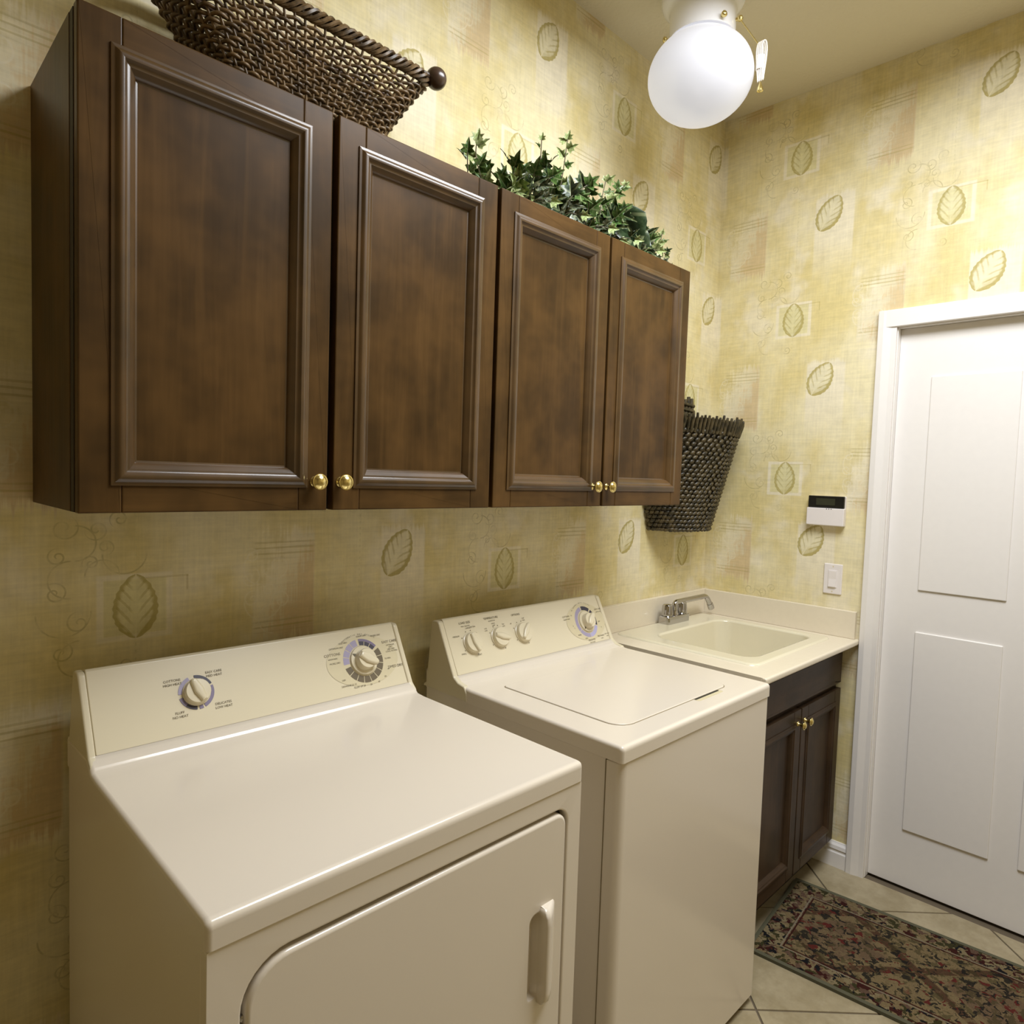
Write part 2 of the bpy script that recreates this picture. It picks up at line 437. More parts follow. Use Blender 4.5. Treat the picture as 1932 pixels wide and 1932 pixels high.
def text_mesh(mb, body, fr, u, v, size, rot=0, lift=.0009, center=True):
    cu = bpy.data.curves.new('lettering_curve', 'FONT'); cu.body = body; cu.size = size; cu.resolution_u = 2
    cu.align_x = 'CENTER' if center else 'LEFT'; cu.align_y = 'CENTER'
    o = bpy.data.objects.new('lettering_curve', cu); me = bpy.data.meshes.new_from_object(o)
    c, s_ = math.cos(rot), math.sin(rot)
    mb.add([fr.at(u+q.co.x*c-q.co.y*s_, v+q.co.x*s_+q.co.y*c, lift) for q in me.vertices], [tuple(f.vertices) for f in me.polygons])
    bpy.data.objects.remove(o); bpy.data.meshes.remove(me); bpy.data.curves.remove(cu)
def sector(mb, fr, u, v, r0, r1, a0, a1, lift=.0007, seg=None):
    """ring sector, angles in degrees clockwise from the top"""
    n = seg or max(2, int(abs(a1-a0)/6)); V = []; F = []
    for i in range(n+1):
        a = math.radians(90-(a0+(a1-a0)*i/n))
        for r in (r0, r1): V.append(fr.at(u+r*math.cos(a), v+r*math.sin(a), lift))
    for i in range(n): F.append((2*i, 2*i+1, 2*i+3, 2*i+2))
    mb.add(V, F)

# ================================================================== room shell
RX0, RY0, ZC = -3.75, -2.45, 2.998
def structure(mb, name, mat, parent=None, **k):
    o = mb.build(name, mat, parent, smooth=0, **k); o['kind'] = 'structure'; return o
structure(MB().box(RX0-.1, 0.1, 0, .1, -.05, ZC+.05), 'wall_left', 'wpA')
DY0, DY1, DZ = -.719, -1.54, 2.04
wr = MB().box(0, .1, DY0, 0, -.05, ZC); wr.box(0, .1, DY1, DY0, DZ, ZC); wr.box(0, .1, RY0, DY1, -.05, ZC)
structure(wr, 'wall_right', 'wpB')
structure(MB().box(RX0-.1, .1, RY0-.1, RY0, -.05, ZC+.05), 'wall_opposite', 'tanbounce')
structure(MB().box(RX0-.1, RX0, RY0, 0, -.05, ZC+.05), 'wall_near', 'tanbounce')
structure(MB().box(RX0-.1, .1, RY0-.1, .1, ZC, ZC+.1), 'ceiling', 'ceil')
floor = structure(MB().box(RX0-.1, .1, RY0-.1, .1, -.08, -.0035), 'floor', 'grout')
def clip(poly, f):
    out = []
    for i in range(len(poly)):
        p, q = poly[i-1], poly[i]; a, b = f(p), f(q)
        if (a >= 0) != (b >= 0): t = a/(a-b); out.append((p[0]+(q[0]-p[0])*t, p[1]+(q[1]-p[1])*t))
        if b >= 0: out.append(q)
    return out
T, G = .4596, .003
for i in range(-10, 12):
    for j in range(-16, 6):
        u0, v0 = -.1294+i*T, -1.168+j*T
        sq = [(u0+G, v0+G), (u0+T-G, v0+G), (u0+T-G, v0+T-G), (u0+G, v0+T-G)]
        p = [((u+v)/math.sqrt(2), (v-u)/math.sqrt(2)) for u, v in sq]
        for f in (lambda q: q[0]-RX0, lambda q: -q[0], lambda q: q[1]-RY0, lambda q: -q[1]):
            if p: p = clip(p, f)
        if len(p) < 3: continue
        ar = sum(p[k-1][0]*p[k][1]-p[k][0]*p[k-1][1] for k in range(len(p)))/2
        if abs(ar) < .004: continue
        if ar < 0: p = p[::-1]
        MB().prism(p, ZF, -.0035, 0, 0, .0015, 2).build('tile', 'tile', floor)
# baseboard on the right-hand wall, stepped profile
prof = [(0, 0), (.014, 0), (.014, .055), (.011, .060), (.011, .068), (.014, .071), (.012, .084), (.006, .092), (.004, .097), (0, .097)]
BF = FR((0, 0, 0), (-1, 0, 0), (0, 0, 1))     # u=-x, v=z, n=+y... sweeps along y
o = MB().prism([(u, v) for u, v in prof], BF, -.656, -.02).build('baseboard_right', 'white', smooth=0, kind='structure')
# door casing and door on the right-hand wall
trim = MB().prism(fillet([(0, 0), (.018, 0), (.020, .02), (.013, .045), (.012, .062), (0, .062)], [0, .004, .004, .002, .002, 0]), FR((0, -.657, 0), (-1, 0, 0), (0, -1, 0)), 0, DZ+.06).build('trim_1', 'white', smooth=30, kind='structure')
MB().prism(fillet([(0, 0), (.018, 0), (.020, .02), (.013, .045), (.012, .062), (0, .062)], [0, .004, .004, .002, .002, 0]), FR((0, DY1-.062, 0), (-1, 0, 0), (0, 1, 0)), -DZ-.06, 0).build('side_casing', 'white', trim, smooth=30)
MB().box(-.018, 0, DY1-.062, -.657, DZ+.0, DZ+.062, .003).build('head_casing', 'white', trim)
for jb in ((.0005, .1, DY0-.0028, DY0-.0002, .001, DZ-.003), (.0005, .1, DY1+.0002, DY1+.0028, .001, DZ-.003), (.0005, .1, DY1+.0002, DY0-.0002, DZ-.0028, DZ-.0002)): MB().box(*jb).build('door_jamb', 'white', trim)
door = MB().box(.03, .07, DY1+.003, DY0-.003, .008, DZ-.003, .002).build('door_1', 'white', kind='structure')
for z0, z1 in ((.22, .95), (1.1, 1.86)):
    for y0, y1 in ((DY1+.11, DY1+.37), (DY0-.37, DY0-.11)):
        MB().prism(rrect(y0, y1, z0, z1, .002, 1), FR((0, 0, 0), (0, 1, 0), (0, 0, 1)), -.0, .0).add([], []) if False else MB().box(.024, .031, y0, y1, z0, z1, .005).build('door_panel', 'white', door)

# ================================================================== dryer
XDR, XDL = -1.7293, -2.4153
def appliance_profile(yf, zt, zb, lipy, seam, back):
    # top piece: flat lid curving up into the console at the rear
    return fillet([(yf, zb), (back, zb), (back, seam[1]-.004), seam, (seam[0]-.018, seam[1]-.013), (lipy+.008, zt+.002), (lipy-.02, zt), (yf, zt)],
                  [0, 0, 0, 0, .006, .012, 0, .012], 5)
def console_profile(seam, top, backtop, foot):
    return fillet([(seam[0]+.0005, seam[1]+.0005), (foot[0], seam[1]-.02), foot, backtop, (top[0]+.004, top[1]+.004), top], [0, 0, 0, .010, .006, .006], 4)[::1]
def ccw(p):
    a = sum(p[i-1][0]*p[i][1]-p[i][0]*p[i-1][1] for i in range(len(p)))
    return p if a > 0 else p[::-1]
DS, DT = (-.2, .957), (-.127, 1.087)
dr = thing('dryer', ((XDR+XDL)/2, -.39, 0), 'bisque clothes dryer with a wide front door and two dials, nearest the camera', 'dryer')
MB().box(XDL+.003, XDR-.003, -.712, -.055, .025, .899, .004).build('body', 'bisque', dr)
prof = ccw(appliance_profile(-.7335, .9357, .8989, -.232, DS, -.055))
MB().prism(prof, XF, XDL, XDR, .008, .008, 4, keep=True).build('top', 'bisque', dr, smooth=40)
cp = ccw(console_profile(DS, DT, (-.098, 1.084), (-.066, .93)))
MB().prism(cp, XF, XDL+.014, XDR-.014, .002, .002).build('console', 'plastic', dr, smooth=40)
ep = ccw(fillet([(-.224, .938), (-.2015, .9565), (-.1285, 1.0875), (-.098, 1.087), (-.062, .925)], [.01, .01, .014, .012, 0], 5))
for xa, xb in ((XDL+.001, XDL+.0135), (XDR-.0135, XDR-.001)):
    MB().prism(ep, XF, xa, xb, .004, .002).build('console_end', 'plastic', dr, smooth=40)
# front: panel with a door opening, door with a finger recess and raised grip
DXL, DXR, DZB, DZT = -2.372, -1.767, .215, .861
opening = rrect(DXL, DXR, DZB, DZT, (.05, .03, .03, .062), 8)
outer = rrect(XDL+.002, XDR-.002, .035, .8985, .004, 8)
fp = MB().ring(outer, opening, YF, .713, .7315, .004); fp.build('front_panel', 'bisque', dr, smooth=40)
MB().box(XDL+.03, XDR-.03, -.7135, -.711, .06, .88).build('door_groove_shade', 'gap', dr)  # dark sheet put behind the groove to stand for its shade
dl = rrect(DXL+.005, DXR-.005, DZB+.005, DZT-.007, (.046, .026, .026, .057), 8)
hole = rrect(-1.8625, -1.8385, .535, .692, (.010, .003, .003, .016), 8)
d = MB(); m = len(dl); V = []
rr = .0065
for off, n in ((0, .714), (0, .7335-rr), (rr*.13, .7335-rr*.5), (rr*.5, .7335-rr*.13), (rr, .7335)): V += [YF.at(u, w, n) for u, w in shrink(dl, off)]
V += [YF.at(u, w, .7335) for u, w in shrink(hole, -.003)]+[YF.at(u, w, .7325) for u, w in hole]+[YF.at(u, w, .718) for u, w in shrink(hole, .003)]
F = []
for j in range(7):
    for i in range(m): F.append((j*m+i, j*m+(i+1) % m, (j+1)*m+(i+1) % m, (j+1)*m+i))
F.append(tuple(range(7*m, 8*m)))
dd = d.add(V, F).build('door', 'bisque', dr, smooth=40)
hp = [(-1.8385, .7325), (-1.8385, .7515), (-1.836, .7545), (-1.829, .7555), (-1.815, .7475), (-1.803, .738), (-1.798, .7335), (-1.798, .7325)]
V = []; secs = ((.524, .0), (.526, .55), (.535, .92), (.55, 1), (.672, 1), (.686, .95), (.695, .8), (.700, .45), (.7015, .0))
for zq, k in secs: V += [(-1.8185+(x+1.8185)*(1 if k > .5 else .82), -(.7328+(y-.7328)*k), zq) for x, y in hp]
F = []
for j in range(len(secs)-1):
    for i in range(8): F.append((j*8+i, j*8+(i+1) % 8, (j+1)*8+(i+1) % 8, (j+1)*8+i))
F += [tuple(range(8)), tuple(range((len(secs)-1)*8, len(secs)*8))]
MB().add(V, F).build('handle', 'bisque', dd, smooth=50)
MB().lathe([(.0, .0), (.004, 0), (.004, .004), (0, .005)], FR((DXL+.004, -.722, .79), (1, 0, 0), (0, 0, 1)), 10).build('hinge', 'chrome', dd)
for x in (XDL+.06, XDR-.06):
    for y in (-.65, -.12): MB().lathe([(.02, 0), (.02, .012), (.008, .016), (.008, .034)], FR((x, y, .0), (1, 0, 0), (0, 1, 0)), 12).build('foot', 'gap', dr)

def dial(parent, fr, u, v, R, style, ang):
    """turn knob standing on a console: skirt disc + ridge; ang clockwise from top of the ridge"""
    f = FR(fr.at(u, v, 0), fr.U, fr.V)
    a = math.radians(90-ang)
    g = FR(f.O, fr.U*math.cos(a)+fr.V*math.sin(a), fr.V*math.cos(a)-fr.U*math.sin(a))
    k = MB(); 
    if style == 'timer':
        k.lathe([(R, .0), (R, .004), (R*.97, .0055), (R*.72, .0055), (R*.70, .007), (R*.69, .020), (R*.64, .0225), (0, .023)], f, 36)
        L = [(-R*.62, -.007), (0, -.0115), (R*.60, -.008), (R*.80, -.004), (R*.80, .004), (R*.60, .008), (0, .0115), (-R*.62, .007)]
    else:
        k.lathe([(R*1.0, .0), (R*1.0, .003), (R*.93, .004), (R*.9, .0125), (R*.85, .0145), (0, .015)], f, 30)
        L = [(-R*.80, -.005), (0, -.0095), (R*.80, -.0065), (R*.96, -.003), (R*.96, .003), (R*.80, .0065), (0, .0095), (-R*.80, .005)]
    ko = k.build('control_knob', 'plastic', parent, smooth=40)
    MB().prism(L, g,   .017 if style == 'timer' else .009, .030 if style == 'timer' else .0215, 0, .005).build('grip', 'plastic', ko, smooth=40)
    if style == 'timer':
        MB().add([g.at(-R*.72, -.004, .0062), g.at(-R*.72, .004, .0062), g.at(-R*.97, 0, .0062)], [(0, 1, 2)]).build('pointer', 'ink', ko, smooth=0)
    return ko
CF = FR((0, DS[0], DS[1]), (1, 0, 0), (0, DT[0]-DS[0], DT[1]-DS[1]))
tu, tv = -1.8465, .0735
h = MB(); V = [CF.at(tu+.0945*math.cos(i/48*2*PI)*1.0, tv+.058*math.sin(i/48*2*PI), .0005) for i in range(48)]
h.add(V, [tuple(range(48))]).build('dial_halo', 'halo', dr, smooth=0)
pr = {k: MB() for k in ('lilac', 'navy', 'violet', 'brownprint', 'ink')}
R0, R1 = .0365, .0520
def ringseg(key, a0, a1, n, r0=R0, r1=R1):
    w = (a1-a0)/n
    for i in range(n): sector(pr[key], CF, tu, tv, r0, r1, a0+i*w+1, a0+(i+1)*w-1)
ringseg('lilac', -94, -8, 4)
ringseg('navy', -2, 56, 3, R0, R0+.0095); ringseg('violet', -2, 56, 1, R0+.0097, R1)
ringseg('brownprint', 62, 258, 9)
for body, u, v, sz, r in (('COTTONS', -1.9215, .0985, .0085, 0), ('automatic', -1.922, .0895, .006, 0), ('MORE DRY', -1.919, .0785, .0055, 0), ('OPTIMUM DRY', -1.908, .1120, .0055, 0), ('LESS DRY', -1.888, .1215, .0055, 0),
                          ('DAMP DRY', -1.836, .1315, .0055, 0), ('MORE DRY', -1.798, .1275, .0055, 0), ('EASY CARE', -1.765, .1075, .0085, 0), ('OPTIMUM', -1.765, .0985, .0052, 0), ('DRY', -1.765, .0935, .0052, 0), ('LESS DRY', -1.765, .0885, .0052, 0), ('COOL DOWN', -1.765, .0835, .0052, 0),
                          ('70 MIN', -1.7815, .0675, .0055, 0), ('TIMED DRY', -1.7655, .046, .0085, 0), ('60', -1.786, .0430, .0055, 0), ('50', -1.800, .0265, .0055, 0), ('40', -1.820, .0180, .0055, 0), ('30', -1.842, .0155, .0055, 0),
                          ('FLUFF UP 20', -1.872, .0160, .0055, 0), ('DEWRINKLE 10', -1.898, .0235, .0055, 0), ('OFF', -1.908, .0370, .0055, 0)):
    text_mesh(pr['ink'], body, CF, u, v, sz, r)
s_ = 'AUTOMATIC DRY CYCLES'
for i, ch in enumerate(s_):
    a = math.radians(122-i*3.4); text_mesh(pr['ink'], ch, CF, tu+.0+.080*math.cos(a)*1.0, tv-.015+.078*math.sin(a), .005, a-PI/2)
# start dial
su, sv, sr = -2.2215, .0755, .0335
for key, a0, a1 in (('lilac', -88, -20), ('navy', 0, 68), ('violet', 74, 158), ('violet', 164, 178), ('navy', 186, 225), ('violet', 225, 258)):
    sector(pr[key], CF, su, sv, .026, sr, a0, a1)
for body, u, v, sz in (('COTTONS', -2.262, .1055, .0065), ('HIGH HEAT', -2.262, .098, .0065), ('EASY CARE', -2.183, .110, .0065), ('MED HEAT', -2.183, .1025, .0065), ('DELICATES', -2.175, .045, .0065), ('LOW HEAT', -2.175, .0375, .0065), ('FLUFF', -2.257, .0425, .0065), ('NO HEAT', -2.257, .035, .0065)):
    text_mesh(pr['ink'], body, CF, u, v, sz)
def build_print(pr, parent):
    for key, mb in pr.items():
        if key == 'ink': mb.build('lettering', key, parent, smooth=0, kind='stuff'); continue
        o_ = 0; fs = list(mb.f); vs = list(mb.v)                     # every ring segment is a piece of its own
        grp = []; seen = {}
        for f in fs:
            k = next((g for g in grp if g[1] & set(f)), None)
            if k: k[0].append(f); k[1].update(f)
            else: grp.append(([f], set(f)))
        for g in grp:
            ids = sorted(g[1]); ix = {a: b for b, a in enumerate(ids)}
            MB().add([vs[i] for i in ids], [tuple(ix[i] for i in f) for f in g[0]]).build('dial_segment', key, parent, smooth=0)
build_print(pr, dr)
dial(dr, CF, tu, tv, .0345, 'timer', 125)
dial(dr, CF, su, sv, .0265, 'small', -20)

# ================================================================== washer
XWL, XWR = -1.5788, -.8928
WS, WT = (-.175, .934), (-.105, 1.068)
wa = thing('washer', ((XWL+XWR)/2, -.38, 0), 'bisque top-loading washing machine with a lid and four knobs, between dryer and sink', 'washer')
MB().box(XWL+.004, XWR-.004, -.672, -.055, .03, .8795, .004).build('body', 'bisque', wa)
fl = fillet([(XWL+.003, -.672), (XWL+.003, -.7125), (XWR-.003, -.7125), (XWR-.003, -.672)], [0, .026, .010, 0], 8)
MB().prism(ccw(fl), ZF, .022, .877, .003, .003).build('front_panel', 'bisque', wa, smooth=40)
MB().box(XWL+.002, XWL+.006, -.6725, -.6705, .03, .877).build('panel_seam', 'seam', wa)
# top with an opening for the lid
prof = ccw(appliance_profile(-.7154, .9147, .8794, -.222, WS, -.055))
MB().prism(prof, XF, XWL, XWR, .008, .008, 4, keep=True).build('top', 'bisque', wa, smooth=40)
lo = rrect(-1.4915, -1.0080, -.6475, -.272, (.045, .03, .012, .012), 8)
MB().prism(shrink(lo, -.0022), ZF, .9140, .91492, 0, 0).build('lid_gap', 'seam', wa, smooth=0)
MB().prism(lo, ZF, .9143, .9171, 0, .002).build('lid', 'bisque', wa, smooth=40)
nt = rrect(-1.190, -1.064, -.666, -.6505, (.008, .008, .003, .003), 6)
MB().prism(nt, ZF, .9145, .9151).build('finger_notch', 'halo', wa, smooth=0)
MB().prism(rrect(-1.188, -1.07, -.6555, -.6490, .002, 3), ZF, .9146, .91535).build('notch_painted_shade', 'gap', wa, smooth=0)  # dark strip laid on the flat top as the shade inside the notch
cp = ccw(console_profile(WS, WT, (-.078, 1.066), (-.062, .90)))
MB().prism(cp, XF, XWL+.0145, XWR-.0145, .002, .002).build('console', 'plastic', wa, smooth=40)
ep = ccw(fillet([(-.228, .8815), (-.2285, .904), (-.218, .9185), (-.195, .9225), (-.1765, .9335), (-.1065, 1.0685), (-.078, 1.067), (-.062, .895), (-.050, .888), (-.050, .8815)], [0, .006, .006, .01, .01, .012, .012, .008, 0, 0], 5))
for xa, xb in ((XWL-.002, XWL+.0135), (XWR-.0135, XWR+.002)):
    MB().prism(ep, XF, xa, xb, .004, .002).build('console_end', 'plastic', wa, smooth=40)
for x in (XWL+.06, XWR-.06):
    for y in (-.64, -.12): MB().lathe([(.02, 0), (.02, .012), (.008, .016), (.008, .034)], FR((x, y, .0), (1, 0, 0), (0, 1, 0)), 12).build('foot', 'gap', wa)
WF = FR((0, WS[0], WS[1]), (1, 0, 0), (0, WT[0]-WS[0], WT[1]-WS[1]))
pr = {k: MB() for k in ('lilac', 'navy', 'blue', 'ink')}
tu, tv = -.9960, .0722
MB().add([WF.at(tu+.093*math.cos(i/48*2*PI), tv+.060*math.sin(i/48*2*PI), .0005) for i in range(48)], [tuple(range(48))]).build('dial_halo', 'halo', wa, smooth=0)
for key, a0, a1 in (('lilac', -122, -12), ('lilac', 180, 236), ('navy', -6, 40), ('navy', 46, 110), ('blue', 114, 178)):
    sector(pr[key], WF, tu, tv, .0385, .0515, a0, a1)
for body, u, v, sz in (('COTTONS', -1.084, .0995, .007), ('regular wash', -1.084, .091, .006), ('EASY CARE', -.920, .1055, .007), ('perm press', -.920, .097, .006), ('14', -1.048, .115, .006), ('10', -1.058, .100, .006), ('6', -1.064, .066, .006), ('2', -1.06, .058, .006), ('RINSE', -1.047, .034, .006),
                       ('SPIN', -1.02, .019, .006), ('OFF', -.934, .064, .006), ('6', -.931, .045, .006), ('DELICATES', -.997, .0115, .007), ('hand wash', -.997, .004, .006), ('PRE WASH', -.948, .018, .007), ('soak', -.945, .010, .006), ('stain cycle', -.915, .021, .006), ('auto', -.915, .0135, .006),
                       ('LOAD SIZE', -1.4935, .1355, .0085), ('max capacity', -1.4935, .1265, .0062), ('LARGE', -1.4865, .1195, .006), ('EXTRA', -1.468, .1205, .006), ('MEDIUM', -1.535, .1015, .006), ('SMALL', -1.524, .052, .006), ('RESET', -1.471, .042, .006),
                       ('TEMPERATURE', -1.3945, .1365, .0085), ('wash/rinse', -1.3935, .1285, .006), ('cold', -1.425, .109, .006), ('cold', -1.425, .103, .006), ('warm', -1.391, .1205, .006), ('cold', -1.391, .1145, .006), ('hot', -1.3545, .113, .006), ('cold', -1.3545, .107, .006),
                       ('OPTIONS', -1.2955, .1335, .0085), ('off', -1.325, .110, .006), ('2nd', -1.270, .120, .006), ('rinse', -1.270, .114, .006)):
    text_mesh(pr['ink'], body, WF, u, v, sz)
for body, r, a_ in (('NORMAL WASH CYCLES', .066, 128),):
    for i, ch in enumerate(body):
        a = math.radians(a_-i*4.4); text_mesh(pr['ink'], ch, WF, tu+.066*math.cos(a), tv+.0635*math.sin(a), .005, a-PI/2)
for ku in (-1.4862, -1.3830, -1.2875):
    for a in (-120, -60, -20, 10, 45, 160): sector(pr['ink'], WF, ku, .0775, .0335, .0362, a-2, a+2)
build_print(pr, wa)
for ku, ang in ((-1.4862, 165), (-1.3830, 110), (-1.2875, 42)): dial(wa, WF, ku, .0775, .0305, 'small', ang)
dial(wa, WF, tu, tv, .0345, 'timer', 45)

# ================================================================== framed cabinet doors
def cab_door(parent, x0, x1, z0, z1, yb, th, stile, mw, wv, wh, knob=None, depth=.011, proud=.008):
    """yb: back plane; door front at yb-th. recessed panel + stiles, rails, mitred mouldings, knob"""
    yf = yb-th
    ix0, ix1, iz0, iz1 = x0+stile, x1-stile, z0+stile, z1-stile
    dm = MB().box(ix0+mw*.3, ix1-mw*.3, yf+depth, yb, iz0+mw*.3, iz1-mw*.3).build('door', wv, parent, smooth=0)
    def fr_piece(nm, a, b, c, e, m):
        MB().prism(rrect(a, b, c, e, .0015, 2), YF, -yb, -yf, 0, .0022, 2).build(nm, m, dm, smooth=0)
    fr_piece('stile', x0, ix0+mw*.4, z0, z1, wv); fr_piece('stile', ix1-mw*.4, x1, z0, z1, wv)
    fr_piece('rail', ix0+mw*.4, ix1-mw*.4, z0, iz0+mw*.4, wh); fr_piece('rail', ix0+mw*.4, ix1-mw*.4, iz1-mw*.4, z1, wh)
    p = proud
    sec = [(0, 0), (.0, p*.35), (mw*.06, p*.45), (mw*.12, p*.45), (mw*.16, p*.55), (mw*.24, p*.95), (mw*.34, p*1.1), (mw*.44, p*1.0), (mw*.52, p*.55), (mw*.58, p*.35), (mw*.66, p*.3), (mw*.8, -depth*.25), (mw*.9, -depth*.6), (mw*.93, -depth*.95), (mw, -depth)]
    C = [(ix0, iz0, 1, 1), (ix1, iz0, -1, 1), (ix1, iz1, -1, -1), (ix0, iz1, 1, -1)]
    for q in range(4):
        A, B = C[q], C[(q+1) % 4]; V = []
        for c in (A, B):
            for dd_, h in sec: V.append((c[0]+c[2]*dd_, yf-h, c[1]+c[3]*dd_))
        n = len(sec)
        MB().add(V, [(i, i+1, n+i+1, n+i) for i in range(n-1)]).build('moulding', {'wood': 'woodm', 'woodh': 'woodmh'}.get(wh if q % 2 == 0 else wv, wh if q % 2 == 0 else wv), dm, smooth=30)
    if knob:
        f = FR((knob[0], yf, knob[1]), (1, 0, 0), (0, 0, 1))
        r = knob[2]
        MB().lathe([(r*.62, 0), (r*.62, .002), (r*.40, .004), (r*.36, .012), (r*.45, .016), (r*.8, .0185), (r*.98, .0205), (r, .022), (r*.97, .0235), (r*.86, .0236), (r*.80, .0245), (r*.66, .027), (r*.40, .0292), (0, .0302)], f, 28).build('knob', 'brass', dm, smooth=60)
    return dm
ZT, ZB = 2.134, 1.385
YD = -.325
# wall cabinets
for nm, (cx0, cx1), doors, lab in (
    ('hanging_cabinet', (-2.456, -1.6085), ((-2.454, -2.0396, -2.0665), (-2.0266, -1.6123, -2.0112)), 'stained wooden double-door wall cabinet above the dryer, under the wicker basket'),
    ('hanging_cabinet', (-1.6055, -.760), ((-1.6003, -1.1831, -1.2205), (-1.1739, -.7616, -1.1565)), 'stained wooden double-door wall cabinet above the washer, under the ivy')):
    c = thing(nm, ((cx0+cx1)/2, 0, ZB), lab, 'cabinet', 'wooden wall cabinets over the laundry machines')
    b = MB().box(cx0, cx1, -.285, -.001, ZB+.001, ZT-.004, .001); b.build('carcass', 'wood', c)
    MB().box(cx0+.001, cx1-.001, -.3045, -.285, ZB+.001, ZT-.004).build('face_frame', 'wooddark', c)
    for x0, x1, kx in doors:
        cab_door(c, x0, x1, ZB, ZT, -.3048, .0202, .043, .040, 'wood', 'woodh', (kx, 1.440, .0158))

# ================================================================== vanity, worktop, sink, faucet
YV = -.588
va = thing('sink_cabinet', (-.39, -.3, 0), 'dark brown base cabinet with two doors under the sink', 'cabinet')
cb = MB()
for b_ in ((-.765, -.747, YV, -.025, .105, .868), (-.042, -.024, YV, -.025, .105, .868), (-.747, -.042, YV, -.025, .105, .123), (-.747, -.042, -.035, -.025, .123, .868), (-.747, -.042, YV, YV+.018, .123, .868)): cb.box(*b_)
cb.build('carcass', 'vwood', va, smooth=0)
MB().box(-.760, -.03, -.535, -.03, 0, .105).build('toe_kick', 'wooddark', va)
dwf = MB().prism(rrect(-.757, -.028, .722, .852, .002, 2), YF, .5885, .608, 0, .005, 3).build('false_drawer_front', 'vwoodh', va, smooth=40)
MB().prism(rrect(-.745, -.040, .736, .840, .002, 2), YF, .607, .6095, 0, .002, 2).build('raised_field', 'vwoodh', dwf, smooth=40)
cab_door(va, -.757, -.392, .112, .702, -.5885, .0195, .043, .034, 'vwood', 'vwoodh', (-.418, .655, .0145), .010, .005)
cab_door(va, -.386, -.028, .112, .702, -.5885, .0195, .043, .034, 'vwood', 'vwoodh', (-.360, .655, .0145), .010, .005)
ct = thing('worktop', (-.39, -.32, .87), 'cream worktop with low backsplashes along both walls in the corner', 'worktop')
BX0, BX1, BY0, BY1 = -.612, -.118, -.525, -.150
top_o = rrect(-.786, -.001, -.642, -.001, .003, 6)
top_i = rrect(-.640, -.090, -.556, -.060, .03, 6)
MB().ring(top_o, top_i, ZF, .870, .8915).build('slab', 'counter', ct, smooth=40)
MB().prism(fillet([(-.656, .8705), (-.640, .8705), (-.640, .8914), (-.656, .8914)], [.009, 0, 0, .009], 6), XF, -.786, -.001, .004, 0).build('front_edge', 'counter', ct, smooth=40)
MB().box(-.786, -.021, -.020, -.001, .8916, .9945, .002).build('backsplash', 'counter', ct)
MB().box(-.020, -.001, -.642, -.001, .8916, .9945, .002).build('backsplash', 'counter', ct)
sk = thing('sink', (-.365, -.33, .70), 'cream square drop-in utility sink set into the worktop', 'sink')
so = rrect(-.690, -.066, -.578, -.030, .035, 8); si = rrect(BX0, BX1, BY0, BY1, (.05, .05, .06, .06), 8)
V = []; m = len(so)
for lp, zq in ((so, .8917), (shrink(so, .004), .8962), (shrink(so, .010), .8976), (shrink(si, -.012), .8972), (shrink(si, -.004), .8955), (shrink(si, .0), .889), (shrink(si, .020), .70), (shrink(si, .035), .665), (shrink(si, .07), .652)):
    V += [ZF.at(u, w, zq) for u, w in lp]
F = [(j*m+i, j*m+(i+1) % m, (j+1)*m+(i+1) % m, (j+1)*m+i) for j in range(8) for i in range(m)]+[tuple(range(8*m, 9*m))]
MB().add(V, F).build('basin', 'sink', sk, smooth=50)
MB().lathe([(.0, .003), (.03, .003), (.045, .0045), (.045, 0)], FR((-.365, -.34, .652), (1, 0, 0), (0, 1, 0)), 24).build('drain', 'chrome', sk)
fa = thing('faucet', (-.333, -.062, .897), 'chrome two-handle faucet on the back ledge of the sink', 'faucet')
FA = FR((-.333, -.062, .8972), (1, 0, 0), (0, 1, 0))
MB().prism(rrect(-.080, .080, -.026, .026, .012, 5), FA, 0, .030, 0, .004).build('base', 'chrome', fa, smooth=40)
for sx in (-.052, .052):
    V = []; prof = ((.0205, .030), (.0225, .033), (.0225, .038), (.021, .056), (.0195, .072), (.016, .0765), (.0, .0775)); F = []; ns = 40
    for r, hgt in prof:
        for i in range(ns): rr_ = r*(1+(.06*math.cos(i/ns*2*PI*8) if .035 < hgt < .075 else 0)); a = i/ns*2*PI; V.append(FA.at(sx+rr_*math.cos(a), rr_*math.sin(a), hgt))
    for j in range(len(prof)-1):
        for i in range(ns): F.append((j*ns+i, j*ns+(i+1) % ns, (j+1)*ns+(i+1) % ns, (j+1)*ns+i))
    MB().add(V, F).build('handle', 'chrome', fa, smooth=60)
MB().lathe([(.017, .029), (.017, .036), (.014, .04), (.0135, .048)], FA, 24).build('spout_collar', 'chrome', fa, smooth=60)
def bez(pts, n=8):
    """polyline rounded through corner points"""
    out = [Vector(pts[0])]
    for i in range(1, len(pts)-1):
        p0, p, p1 = Vector(pts[i-1]), Vector(pts[i]), Vector(pts[i+1])
        d = min((p0-p).length, (p1-p).length)*.45; A = p+(p0-p).normalized()*d; B = p+(p1-p).normalized()*d
        for j in range(n+1): t = j/n; out.append(A*(1-t)**2+p*2*t*(1-t)+B*t*t)
    return out+[Vector(pts[-1])]
sp = bez([(-.333, -.062, .935), (-.333, -.062, .975), (-.102, -.072, .980), (-.066, -.074, .935)])
MB().tube(sp, .0112, 14).build('spout', 'chrome', fa, smooth=60)
MB().tube([sp[-2]+(sp[-1]-sp[-2])*.6, sp[-1], sp[-1]+Vector((.008, 0, -.012))], [.0128, .0138, .0138], 16).build('aerator', 'chrome', fa, smooth=60)

